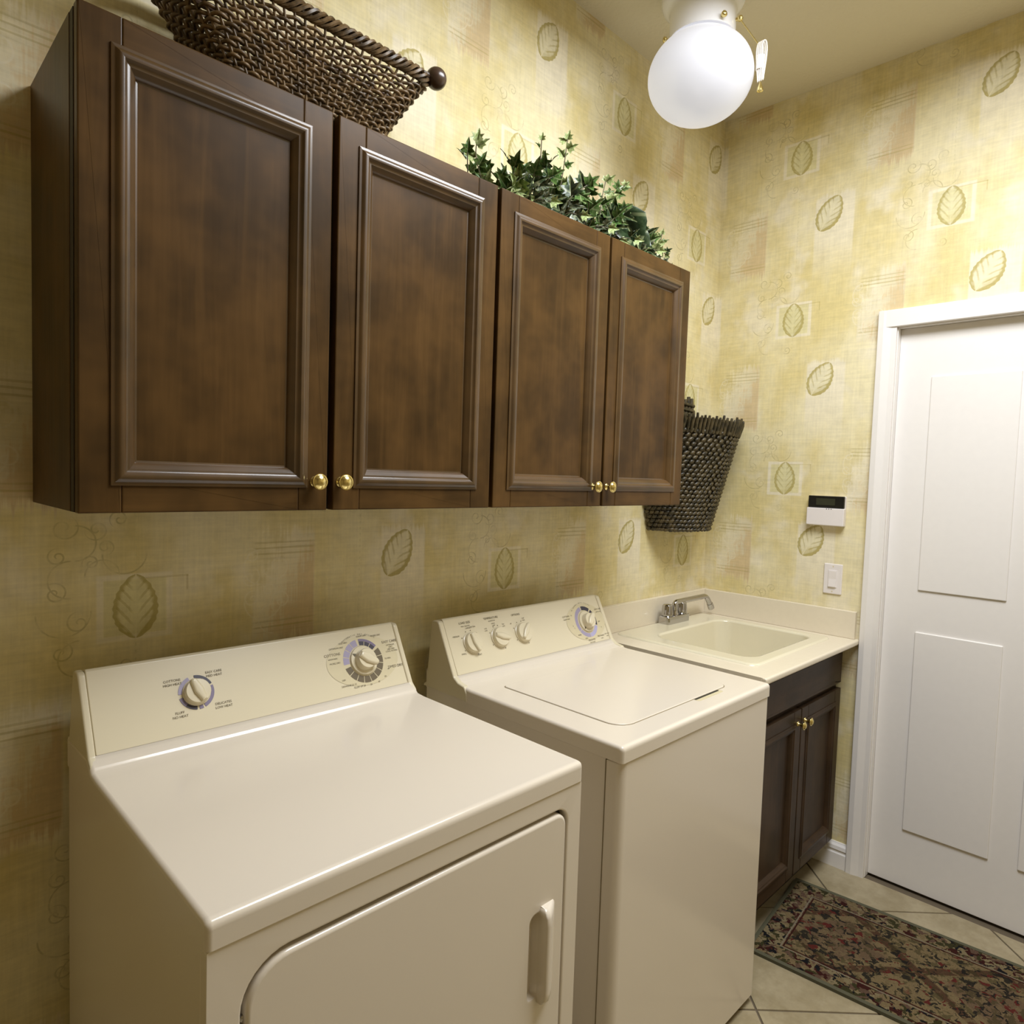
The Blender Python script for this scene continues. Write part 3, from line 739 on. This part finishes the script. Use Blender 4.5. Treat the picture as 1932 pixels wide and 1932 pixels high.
# ================================================================== ceiling light
GC = Vector((-.7855, -.3414, 2.7194)); GR, GH = .16, .132
li = thing('ceiling_light', (GC.x, GC.y, ZC), 'white globe ceiling light with a pull chain in the room corner', 'ceiling light')
LF = FR((GC.x, GC.y, 0), (1, 0, 0), (0, 1, 0))
MB().lathe([(.0, ZC-.0005), (.127, ZC-.0005), (.127, 2.955), (.1255, 2.943), (.120, 2.933), (.110, 2.926), (.103, 2.920), (.1005, 2.910), (.100, 2.833), (.1012, 2.829), (.0975, 2.829), (.0965, 2.88), (0, 2.88)], LF, 64).build('fitter', 'whitemetal', li, smooth=50)
n = 28; pf = []
a0 = math.asin(.092/GR)
for i in range(n+1): a = a0+(PI-a0)*i/n; pf.append((GR*math.sin(a), GC.z+GH*math.cos(a)))
pf = [(.092, GC.z+GH*math.cos(a0)+.03)]+pf; pf[-1] = (0, pf[-1][1])
MB().lathe(pf, LF, 56).build('globe', 'opal', li, smooth=80)
for a in (math.radians(-115.8), math.radians(4.2), math.radians(124.2)):
    d_ = Vector((math.cos(a), math.sin(a), 0)); f = FR(Vector((GC.x, GC.y, 2.844))+d_*.098, d_.cross(Vector((0, 0, 1))), (0, 0, 1))
    f.N = d_
    MB().lathe([(.003, -.004), (.003, .008), (.0075, .009), (.009, .012), (.009, .017), (.006, .020), (0, .021)], f, 14).build('thumb_screw', 'brass', li, smooth=60)
pb = Vector((-.751, -.449, 2.868)); dv = (pb-Vector((GC.x, GC.y, pb.z))).normalized()
MB().tube([Vector((GC.x, GC.y, pb.z))+dv*.098, pb], .005, 10).build('chain_arm', 'brass', li)
MB().lathe([(.0, -.007), (.007, -.006), (.009, 0), (.007, .006), (0, .007)], FR(pb, (1, 0, 0), (0, 1, 0)), 12).build('chain_bell', 'brass', li)
ch = MB(); p0, p1 = pb+Vector((.003, -.002, -.006)), Vector((-.716, -.497, 2.785))
for i in range(24):
    q = p0.lerp(p1, i/23); ch.lathe([(0, -.0022), (.0018, -.0015), (.0024, 0), (.0018, .0015), (0, .0022)], FR(q, (1, 0, 0), (0, 1, 0)), 6)
ch.build('pull_chain', 'brass', li, kind='stuff')
cd = MB(); base = Vector((-.712, -.502, 2.735)); rt = Vector((.70, -.71, 0)).normalized()
for k in range(4):
    o_ = (k-1.5)*.0045; pts = []
    for i in range(25):
        t = i/24*2*PI; lob = math.sin(t)*.006*(1+.9*math.cos(t)); 
        pts.append(base+rt*(lob+o_*.8+.004*math.cos(t)*0)+Vector((0, 0, .058*math.cos(t)))+Vector((-.003*k, -.003*k, 0)))
    cd.tube(pts, .0024, 6, False, True)
for i in range(9):
    z_ = base.z-.020+i*.0045; pts = [Vector((base.x, base.y, z_))+rt*(.0115*math.cos(t/10*2*PI))+Vector((-.71, -.70, 0))*(.0115*math.sin(t/10*2*PI)) for t in range(10)]
    cd.tube(pts, .0026, 6, False, True)
cd.build('pull_cord', 'cord', li, smooth=60)
MB().lathe([(.002, 2.675), (.004, 2.669), (.0085, 2.657), (.0095, 2.648), (.004, 2.645), (0, 2.645)], FR((base.x-.003, base.y-.004, 0), (1, 0, 0), (0, 1, 0)), 12).build('cord_bell', 'brass', li, smooth=60)

# ================================================================== keypad and light switch (right-hand wall)
RW = FR((0, 0, 0), (0, -1, 0), (0, 0, 1)); RW.N = Vector((-1, 0, 0))     # u=-y, v=z, n out of the wall
kp = thing('alarm_keypad', (0, -.512, 1.365), 'white alarm keypad with a black display band on the right wall', 'keypad')
MB().prism(rrect(.445, .580, 1.309, 1.424, .004, 4), RW, .001, .014, 0, .003).build('back_plate', 'whiteplastic', kp, smooth=40)
MB().prism(rrect(.446, .579, 1.3785, 1.424, .003, 4), RW, .014, .024, 0, .002).build('display_band', 'black', kp, smooth=40)
MB().prism(rrect(.476, .546, 1.389, 1.4145, .001, 2), RW, .0241, .0246).build('screen', 'lcd', kp, smooth=0)
MB().prism(rrect(.443, .582, 1.311, 1.3775, .003, 4), RW, .014, .029, 0, .003).build('flip_cover', 'whiteplastic', kp, smooth=40)
lt = MB()
for k in range(3): lt.lathe([(.0018, 0), (.0018, .0004), (0, .0005)], FR(RW.at(.518+k*.0085, 1.3745, .029), (0, -1, 0), (0, 0, 1)), 8)
lt.build('indicator_light', 'black', kp)
sw = thing('light_switch', (0, -.547, 1.107), 'white rocker light switch plate on the right wall below the keypad', 'light switch')
MB().prism(rrect(.513, .5805, 1.0485, 1.1645, .003, 3), RW, .0005, .006, 0, .003).build('wall_plate', 'whiteplastic', sw, smooth=40)
MB().prism(rrect(.5300, .5635, 1.0735, 1.1405, .001, 2), RW, .006, .0078, 0, .001).build('rocker_frame', 'whiteplastic', sw, smooth=40)
V = [RW.at(u, v, n) for u in (.5335, .560) for v, n in ((1.077, .0078), (1.077, .0125), (1.107, .0085), (1.137, .0095), (1.137, .0078))]
MB().add(V, [(0, 1, 2, 3, 4), (9, 8, 7, 6, 5), (1, 6, 7, 2), (2, 7, 8, 3), (0, 5, 6, 1), (3, 8, 9, 4)]).build('rocker', 'whiteplastic', sw, smooth=0)
for v in (1.0585, 1.1545): MB().lathe([(.0028, .006), (.0026, .0068), (0, .007)], FR(RW.at(.547, v, 0), (0, -1, 0), (0, 0, 1)), 10).build('plate_screw', 'white', sw) if False else None
for v in (1.0585, 1.1545):
    f = FR(RW.at(.547, v, 0), (0, -1, 0), (0, 0, 1)); f.N = Vector((-1, 0, 0))
    MB().lathe([(.0028, .0058), (.0026, .0066), (0, .0068)], f, 10).build('plate_screw', 'halo', sw)

# ================================================================== rug
rg = bpy.data.objects.new('rug', None); rg.location = (-.462, -.585, 0); rg.rotation_euler = (0, 0, math.radians(5.5)); COL.objects.link(rg)
rg['label'] = 'small patterned rug with green binding on the tiles before the sink cabinet'; rg['category'] = 'rug'
def local(mb, nm, mat, par):
    me = bpy.data.meshes.new(nm); me.from_pydata(mb.v, [], mb.f); o = bpy.data.objects.new(nm, me); o.parent = par; COL.objects.link(o)
    b = bmesh.new(); b.from_mesh(me); bmesh.ops.recalc_face_normals(b, faces=b.faces); b.to_mesh(me); b.free()
    me.materials.append(MT[mat]); me.shade_smooth(); me.set_sharp_from_angle(angle=.7); return o
local(MB().prism(rrect(-.24, .24, -.80, 0, .004, 2), ZF, .0005, .009, 0, .002), 'pile', 'rug', rg)
RL = [(-.25, -.81), (.25, -.81), (.25, .008), (-.25, .008)]
local(MB().ring(RL, [(-.236, -.796), (.236, -.796), (.236, -.004), (-.236, -.004)], ZF, .0003, .0098), 'binding', 'rugedge', rg)

# ================================================================== wicker basket on the cabinet
bk = thing('wicker_basket', (-2.01, -.13, ZT), 'long brown wicker basket with ball finials on top of the wall cabinet', 'basket')
def perim(h, n):
    k = h**1.2; hx = .148+.130*k; hy = .068+.018*k; q = .042; cx, cy = -2.010, -.130
    lp = rrect(cx-hx, cx+hx, cy-hy, cy+hy, q, 10); m = len(lp)
    L = [0]
    for i in range(m): L.append(L[-1]+math.dist(lp[i], lp[(i+1) % m]))
    out = []; j = 0
    for c in range(n):
        tgt = L[-1]*c/n
        while L[j+1] < tgt or L[j+1]-L[j] < 1e-9: j += 1
        f = (tgt-L[j])/(L[j+1]-L[j]); A, B = Vector(lp[j]), Vector(lp[(j+1) % m]); p = A.lerp(B, f); d_ = (B-A).normalized()
        out.append((p.x, p.y, d_.y, -d_.x))
    return out
NS = 62; ROWS = 22; H0, H1 = ZT+.006, 2.352
wv_ = MB(); NP = NS*4
for r in range(ROWS):
    h = r/(ROWS-1)*.93; z_ = H0+(H1-H0)*h
    P = perim(h, NP); pts = []
    for k, (x, y, nx, ny) in enumerate(P):
        w_ = math.cos(PI*k/4+r*PI); amp = .0042*w_
        pts.append((x+nx*amp, y+ny*amp, z_+.0008*math.sin(PI*k/8+r)))
    wv_.tube(pts, .0037, 6, False, True)
wv_.build('weave', 'wicker', bk, smooth=70, kind='stuff')
st = MB()
PH = [perim(h, NS) for h in (0, .25, .5, .75, 1)]
for k in range(NS):
    st.tube([(PH[i][k][0], PH[i][k][1], H0-.004+(H1-H0+.006)*h) for i, h in enumerate((0, .25, .5, .75, 1))], .0028, 5)
st.build('stakes', 'wicker', bk, smooth=70, kind='stuff')
rm = MB(); P = perim(1.0, 200)
for q in range(5):
    pts = []
    for k, (x, y, nx, ny) in enumerate(P):
        a = k/200*2*PI*17+q*2*PI/5
        pts.append((x+nx*(.008*math.cos(a)+.002), y+ny*(.008*math.cos(a)+.002), 2.362+.012*math.sin(a)))
    rm.tube(pts, .0042, 5, False, True)
rm.build('braided_rim', 'wicker', bk, smooth=70, kind='stuff')
bb = MB().prism([(x, y) for x, y, a, b_ in perim(0, 40)], ZF, ZT+.0005, ZT+.006).build('basket_bottom', 'wicker', bk)
for y_ in (-.205, -.062):
    MB().tube([(-2.305, y_, 2.376), (-1.718, y_, 2.376)], .007, 10).build('rod', 'ballwood', bk)
    for x_ in (-2.312, -1.709):
        f = FR((x_, y_, 2.379), (0, 1, 0), (0, 0, 1)); R_ = .0245
        MB().lathe([(R_*math.sin(PI*i/14) if 0 < i < 14 else 0, -R_*math.cos(PI*i/14)) for i in range(15)], f, 24).build('ball_finial', 'ballwood', bk, smooth=80)

# ================================================================== seagrass wall basket
wb = thing('hanging_basket', (-.30, -.1, 1.27), 'dark braided seagrass pocket basket hanging on the wall beside the cabinets', 'basket')
def pocket(t, h):                                # t 0..1 along the half ellipse (left to right), h 0..1 upward
    a = PI*(1-t); k = h
    hx = .160+.125*k; hy = .135+.085*k
    c, s2 = math.cos(a), math.sin(a)
    return Vector((-.300+hx*math.copysign(abs(c)**.85, c), -.006-hy*abs(s2)**.85, 1.268+.405*h))
V = []; F = []; nt_, nh = 40, 12
for j in range(nh+1):
    for i in range(nt_+1): V.append(pocket(i/nt_, j/nh))
for j in range(nh):
    for i in range(nt_): F.append((j*(nt_+1)+i, j*(nt_+1)+i+1, (j+1)*(nt_+1)+i+1, (j+1)*(nt_+1)+i))
F.append(tuple(range(nt_+1)))
shell = MB().add(V, F).build('shell', 'seagrass', wb, smooth=60)
MB().prism([(-.452, 1.275), (-.148, 1.275), (-.022, 1.672), (-.578, 1.672)], YF, .001, .008).build('back_panel', 'seagrass', wb)
kn = MB()
def knot(c, ax, nrm, L, r):
    ax = ax.normalized(); nrm = nrm.normalized(); b_ = ax.cross(nrm)
    prof = ((-1, .0), (-.72, .7), (0, 1), (.72, .7), (1, .0)); V = []; F = []
    for q, k in prof:
        for i in range(6): a = i/6*2*PI; V.append(c+ax*(L*q)+(nrm*math.cos(a)+b_*math.sin(a))*(r*k))
    for j in range(4):
        for i in range(6): F.append((j*6+i, j*6+(i+1) % 6, (j+1)*6+(i+1) % 6, (j+1)*6+i))
    kn.add(V, F)
KR = 24
for j in range(KR):
    h = (j+.5)/KR*.97
    n = 26
    for i in range(n):
        t = (i+.5*(j % 2)+.25)/n
        p = pocket(t, h); e = 1e-3; tu_ = (pocket(min(t+e, 1), h)-pocket(max(t-e, 0), h)); th_ = pocket(t, h+e)-pocket(t, h)
        nn = tu_.cross(th_).normalized(); nn = nn if nn.y < 0 else -nn
        ax = tu_.normalized()+th_.normalized()*(.55+random.uniform(-.2, .2))
        knot(p+nn*.004, ax, nn, .0125+random.uniform(-.002, .003), .0088+random.uniform(-.001, .001))
kn.build('braiding', 'seagrass', wb, smooth=70, kind='stuff')
fg = MB()
for i in range(46):
    t = (i+.5)/46; b0 = pocket(t, .93); b1 = pocket(t, 1.02)+Vector((0, -.006, .008)); o_ = Vector((0, 0, 0)); nn = Vector((b0.x+.3, b0.y*1.5, 0)).normalized()*.008
    jz = random.uniform(-.004, .010)
    fg.tube([b0+nn, b1+nn+Vector((0, 0, .004)), b1+nn*1.2+Vector((random.uniform(-.004, .004), 0, .018+jz))], [.0058, .0062, .0042], 6)
    fg.tube([b0+nn*.2+Vector((.004, 0, .03)), b1+Vector((.004, 0, .010))], .0055, 6)
fg.build('fringed_rim', 'seagrass', wb, smooth=70, kind='stuff')
tb = MB()
for i in range(9):
    x_ = -.395+i*.0235
    tb.tube([(x_, -.018, 1.66), (x_+.002, -.020, 1.74), (x_+.001, -.020, 1.795+.012*((i*5) % 3)/2+random.uniform(0, .006))], [.011, .012, .0075], 7)
for j in range(5): tb.tube([(-.405, -.026, 1.685+j*.022), (-.30, -.030, 1.689+j*.022), (-.197, -.026, 1.685+j*.022)], .0075, 7)
tb.build('hanging_tab', 'seagrass', wb, smooth=70)

# ================================================================== ivy on the cabinet
iv = thing('ivy_plant', (-1.2, -.18, ZT), 'trailing green ivy plant spread along the top of the wall cabinet', 'plant')
def ivy_leaf(nm, mat, lobed=True, fold=.25):
    if lobed: o_ = [(0, 0), (.16, -.06), (.44, .02), (.56, .10), (.34, .30), (.52, .52), (.20, .50), (.13, .75), (0, 1.05)]
    else: o_ = [(0, 0), (.22, .04), (.40, .2), (.46, .4), (.40, .6), (.26, .82), (.10, .98), (.04, 1.04), (0, 1.08)]
    V = [(0, 0, 0)]; n = len(o_); mid = [(0, y, .0) for x, y in o_]
    V = []
    for x, y in o_: V.append((0, max(0, min(1.05, y)), -.10*(y-.4)**2)); 
    for sgn in (1, -1):
        for x, y in o_: V.append((sgn*x, y, abs(x)*fold-.18*(y-.4)**2+.05*math.sin(y*9+x*7)))
    F = []
    for k in (1, 2):
        for i in range(n-1): F.append((i, i+1, k*n+i+1, k*n+i))
    V = [(x*.041, y*.041, z*.041) for x, y, z in V]
    me = bpy.data.meshes.new(nm); me.from_pydata(V, [], F); b = bmesh.new(); b.from_mesh(me)
    bmesh.ops.remove_doubles(b, verts=b.verts, dist=1e-5); b.to_mesh(me); b.free()
    me.materials.append(MT[mat]); me.shade_smooth(); return me
LM = {k: [ivy_leaf('leaf_'+k, k, True, f) for f in (.12, .38)] for k in ('leafdark', 'leafmid', 'leaflight', 'leafgrey')}
BIG = ivy_leaf('big_leaf', 'leafdark', False, .22)
ORG = Vector(iv.location)
def put_leaf(p, tip, nrm, size, kind, mesh=None):
    low = .9*.041*size; tip = tip.normalized()
    if mesh is None and p.z+tip.z*low < ZT+.004: tip = Vector((tip.x, tip.y-.2, max(tip.z, (ZT+.004-p.z)/low))).normalized()
    nrm = (nrm-tip*nrm.dot(tip)).normalized(); sx = tip.cross(nrm)
    m_ = Matrix((sx, tip, nrm)).transposed().to_4x4()
    me = mesh or random.choice(LM[kind])
    o_ = bpy.data.objects.new('leaf', me); COL.objects.link(o_); o_.parent = iv
    m_ = Matrix.Translation(p) @ m_ @ Matrix.Scale(size, 4)
    pts = [m_ @ q.co for q in me.vertices]                           # lift leaves clear of the cabinet and the wall
    dz = max([0]+[ZT+.002-q.z for q in pts if q.y > -.330]); dy = max([0]+[q.y+.003 for q in pts])
    o_.matrix_local = Matrix.Translation(Vector((0, -dy, dz))-ORG) @ m_
    return o_
TOC = Vector((-.72, -.66, -.1))
def stem(pts, kinds, step=.028, size=(.8, 1.3), start=.25, r=.0016):
    P = bez(pts, 6); MB().tube(P, r, 5).build('stem', 'stem', iv, smooth=60)
    L = [0]
    for i in range(1, len(P)): L.append(L[-1]+(P[i]-P[i-1]).length)
    d_ = L[-1]*start; side = random.choice((-1, 1))
    while d_ <= L[-1]+1e-6:
        j = max(i for i in range(len(L)) if L[i] <= d_+1e-9); j = min(j, len(P)-2)
        q = P[j].lerp(P[j+1], min(1, (d_-L[j])/max(1e-6, L[j+1]-L[j]))); t_ = (P[j+1]-P[j]).normalized()
        lat = t_.cross(TOC).normalized()*side
        tip = lat*random.uniform(.5, 1)+t_*random.uniform(.2, .9)+Vector((random.uniform(-.3, .3), random.uniform(-.5, .1), random.uniform(-.45, .25)))
        nr = TOC*random.uniform(.5, 1)+Vector((random.uniform(-.6, .6), random.uniform(-.5, .3), random.uniform(.0, .9)))
        put_leaf(q+lat*.004, tip, nr, random.uniform(*size)*(1-.3*d_/L[-1]), random.choice(kinds))
        d_ += step*random.uniform(.7, 1.2); side = -side
    put_leaf(P[-1], (P[-1]-P[-2]).normalized()+Vector((0, -.2, .1)), TOC, size[0]*.8, kinds[-1])
V3 = Vector
D, Mi, Li, Gr = 'leafdark', 'leafmid', 'leaflight', 'leafgrey'
Z = ZT+.002
# upright and trailing sprigs seen against the wall
stem([V3((-1.515, -.20, Z)), V3((-1.56, -.205, 2.20)), V3((-1.578, -.20, 2.25)), V3((-1.570, -.195, 2.292))], [Mi, Mi, Li], .026, (1.0, 1.35), .35)
stem([V3((-1.49, -.22, Z)), V3((-1.50, -.22, 2.20)), V3((-1.53, -.20, 2.235))], [Mi, Mi], .024, (1.0, 1.3), .3)
stem([V3((-1.50, -.19, Z)), V3((-1.60, -.20, 2.18)), V3((-1.612, -.21, 2.245))], [Mi, Mi], .028, (1.0, 1.3), .45)
stem([V3((-1.36, -.19, Z)), V3((-1.345, -.20, 2.26)), V3((-1.342, -.20, 2.375))], [Mi, Mi, Li], .026, (.62, .9), .3)
stem([V3((-1.28, -.19, Z)), V3((-1.255, -.20, 2.29)), V3((-1.236, -.20, 2.415))], [Mi, Li, Li], .024, (.8, 1.15), .4)
stem([V3((-1.06, -.19, Z)), V3((-1.06, -.20, 2.30)), V3((-.965, -.20, 2.372))], [Mi, Li, Li], .020, (.9, 1.3), .4)
stem([V3((-1.10, -.21, Z)), V3((-1.10, -.22, 2.28)), V3((-1.07, -.21, 2.35))], [Mi, Li], .022, (.8, 1.2), .4)
stem([V3((-.98, -.19, Z)), V3((-.86, -.20, 2.26)), V3((-.78, -.20, 2.255)), V3((-.72, -.20, 2.225))], [Mi, D, Li], .022, (.7, 1.0), .3)
stem([V3((-.90, -.18, Z)), V3((-.76, -.20, 2.22)), V3((-.745, -.20, 2.285))], [Mi, Li], .024, (.6, .9), .45)
stem([V3((-.88, -.21, Z)), V3((-.79, -.22, 2.19)), V3((-.715, -.21, 2.175))], [D, Gr, Li], .018, (.7, 1.0), .2)
# the mass
hi = [(-1.50, 2.215), (-1.45, 2.275), (-1.38, 2.295), (-1.30, 2.30), (-1.22, 2.30), (-1.15, 2.295), (-1.08, 2.30), (-1.0, 2.30), (-.92, 2.28), (-.86, 2.225)]
for i in range(29):
    f = i/28; x_ = -1.49+f*.62+random.uniform(-.02, .02)
    for k in range(len(hi)-1):
        if hi[k][0] <= x_ <= hi[k+1][0]: hz = hi[k][1]+(hi[k+1][1]-hi[k][1])*(x_-hi[k][0])/(hi[k+1][0]-hi[k][0]); break
    else: hz = 2.23
    y_ = random.uniform(-.26, -.12); top = Z+(hz-Z)*random.uniform(.45, 1.0)
    stem([V3((x_, y_+.03, Z)), V3((x_+random.uniform(-.02, .02), y_, (Z+top)/2+.02)), V3((x_+random.uniform(-.05, .05), y_-.03, top))], [D, D, D, Gr, Gr, Mi], .026, (1.3, 2.0), .15)
for i in range(5): stem([V3((-1.45+i*.12, -.25, Z)), V3((-1.45+i*.12, -.29, Z+.03)), V3((-1.42+i*.12, -.315, Z+.022))], [Gr, D, Li], .024, (.9, 1.3), .2)
# light cluster and large glossy leaves
for k in range(9): put_leaf(V3((-1.475+random.uniform(-.03, .02), -.235, 2.165+random.uniform(0, .03))), V3((random.uniform(-1, 1), -.4, random.uniform(-.8, .5))), TOC+V3((0, 0, .4)), random.uniform(1.3, 1.8), Li)
for p, t_, n_, s2 in (((-1.10, -.22, 2.235), (.9, -.1, -.1), (-.3, -.5, .8), 3.4), ((-1.08, -.22, 2.27), (.9, .1, -.55), (.1, -.5, .8), 3.3), ((-1.07, -.26, 2.24), (.3, -.4, -.9), (-.6, -.7, .2), 3.2),
                     ((-1.00, -.24, 2.20), (.6, -.3, -.7), (-.5, -.6, .5), 2.8), ((-.99, -.22, 2.19), (.95, -.2, -.2), (-.2, -.4, .9), 2.7), ((-.96, -.24, 2.17), (.7, -.5, -.6), (-.4, -.5, .6), 2.3), ((-1.06, -.21, 2.20), (1, 0, .35), (-.4, -.6, .5), 2.6)):
    o_ = put_leaf(V3(p), V3(t_), V3(n_), s2, D, BIG); o_['label'] = 'large glossy dark leaf'
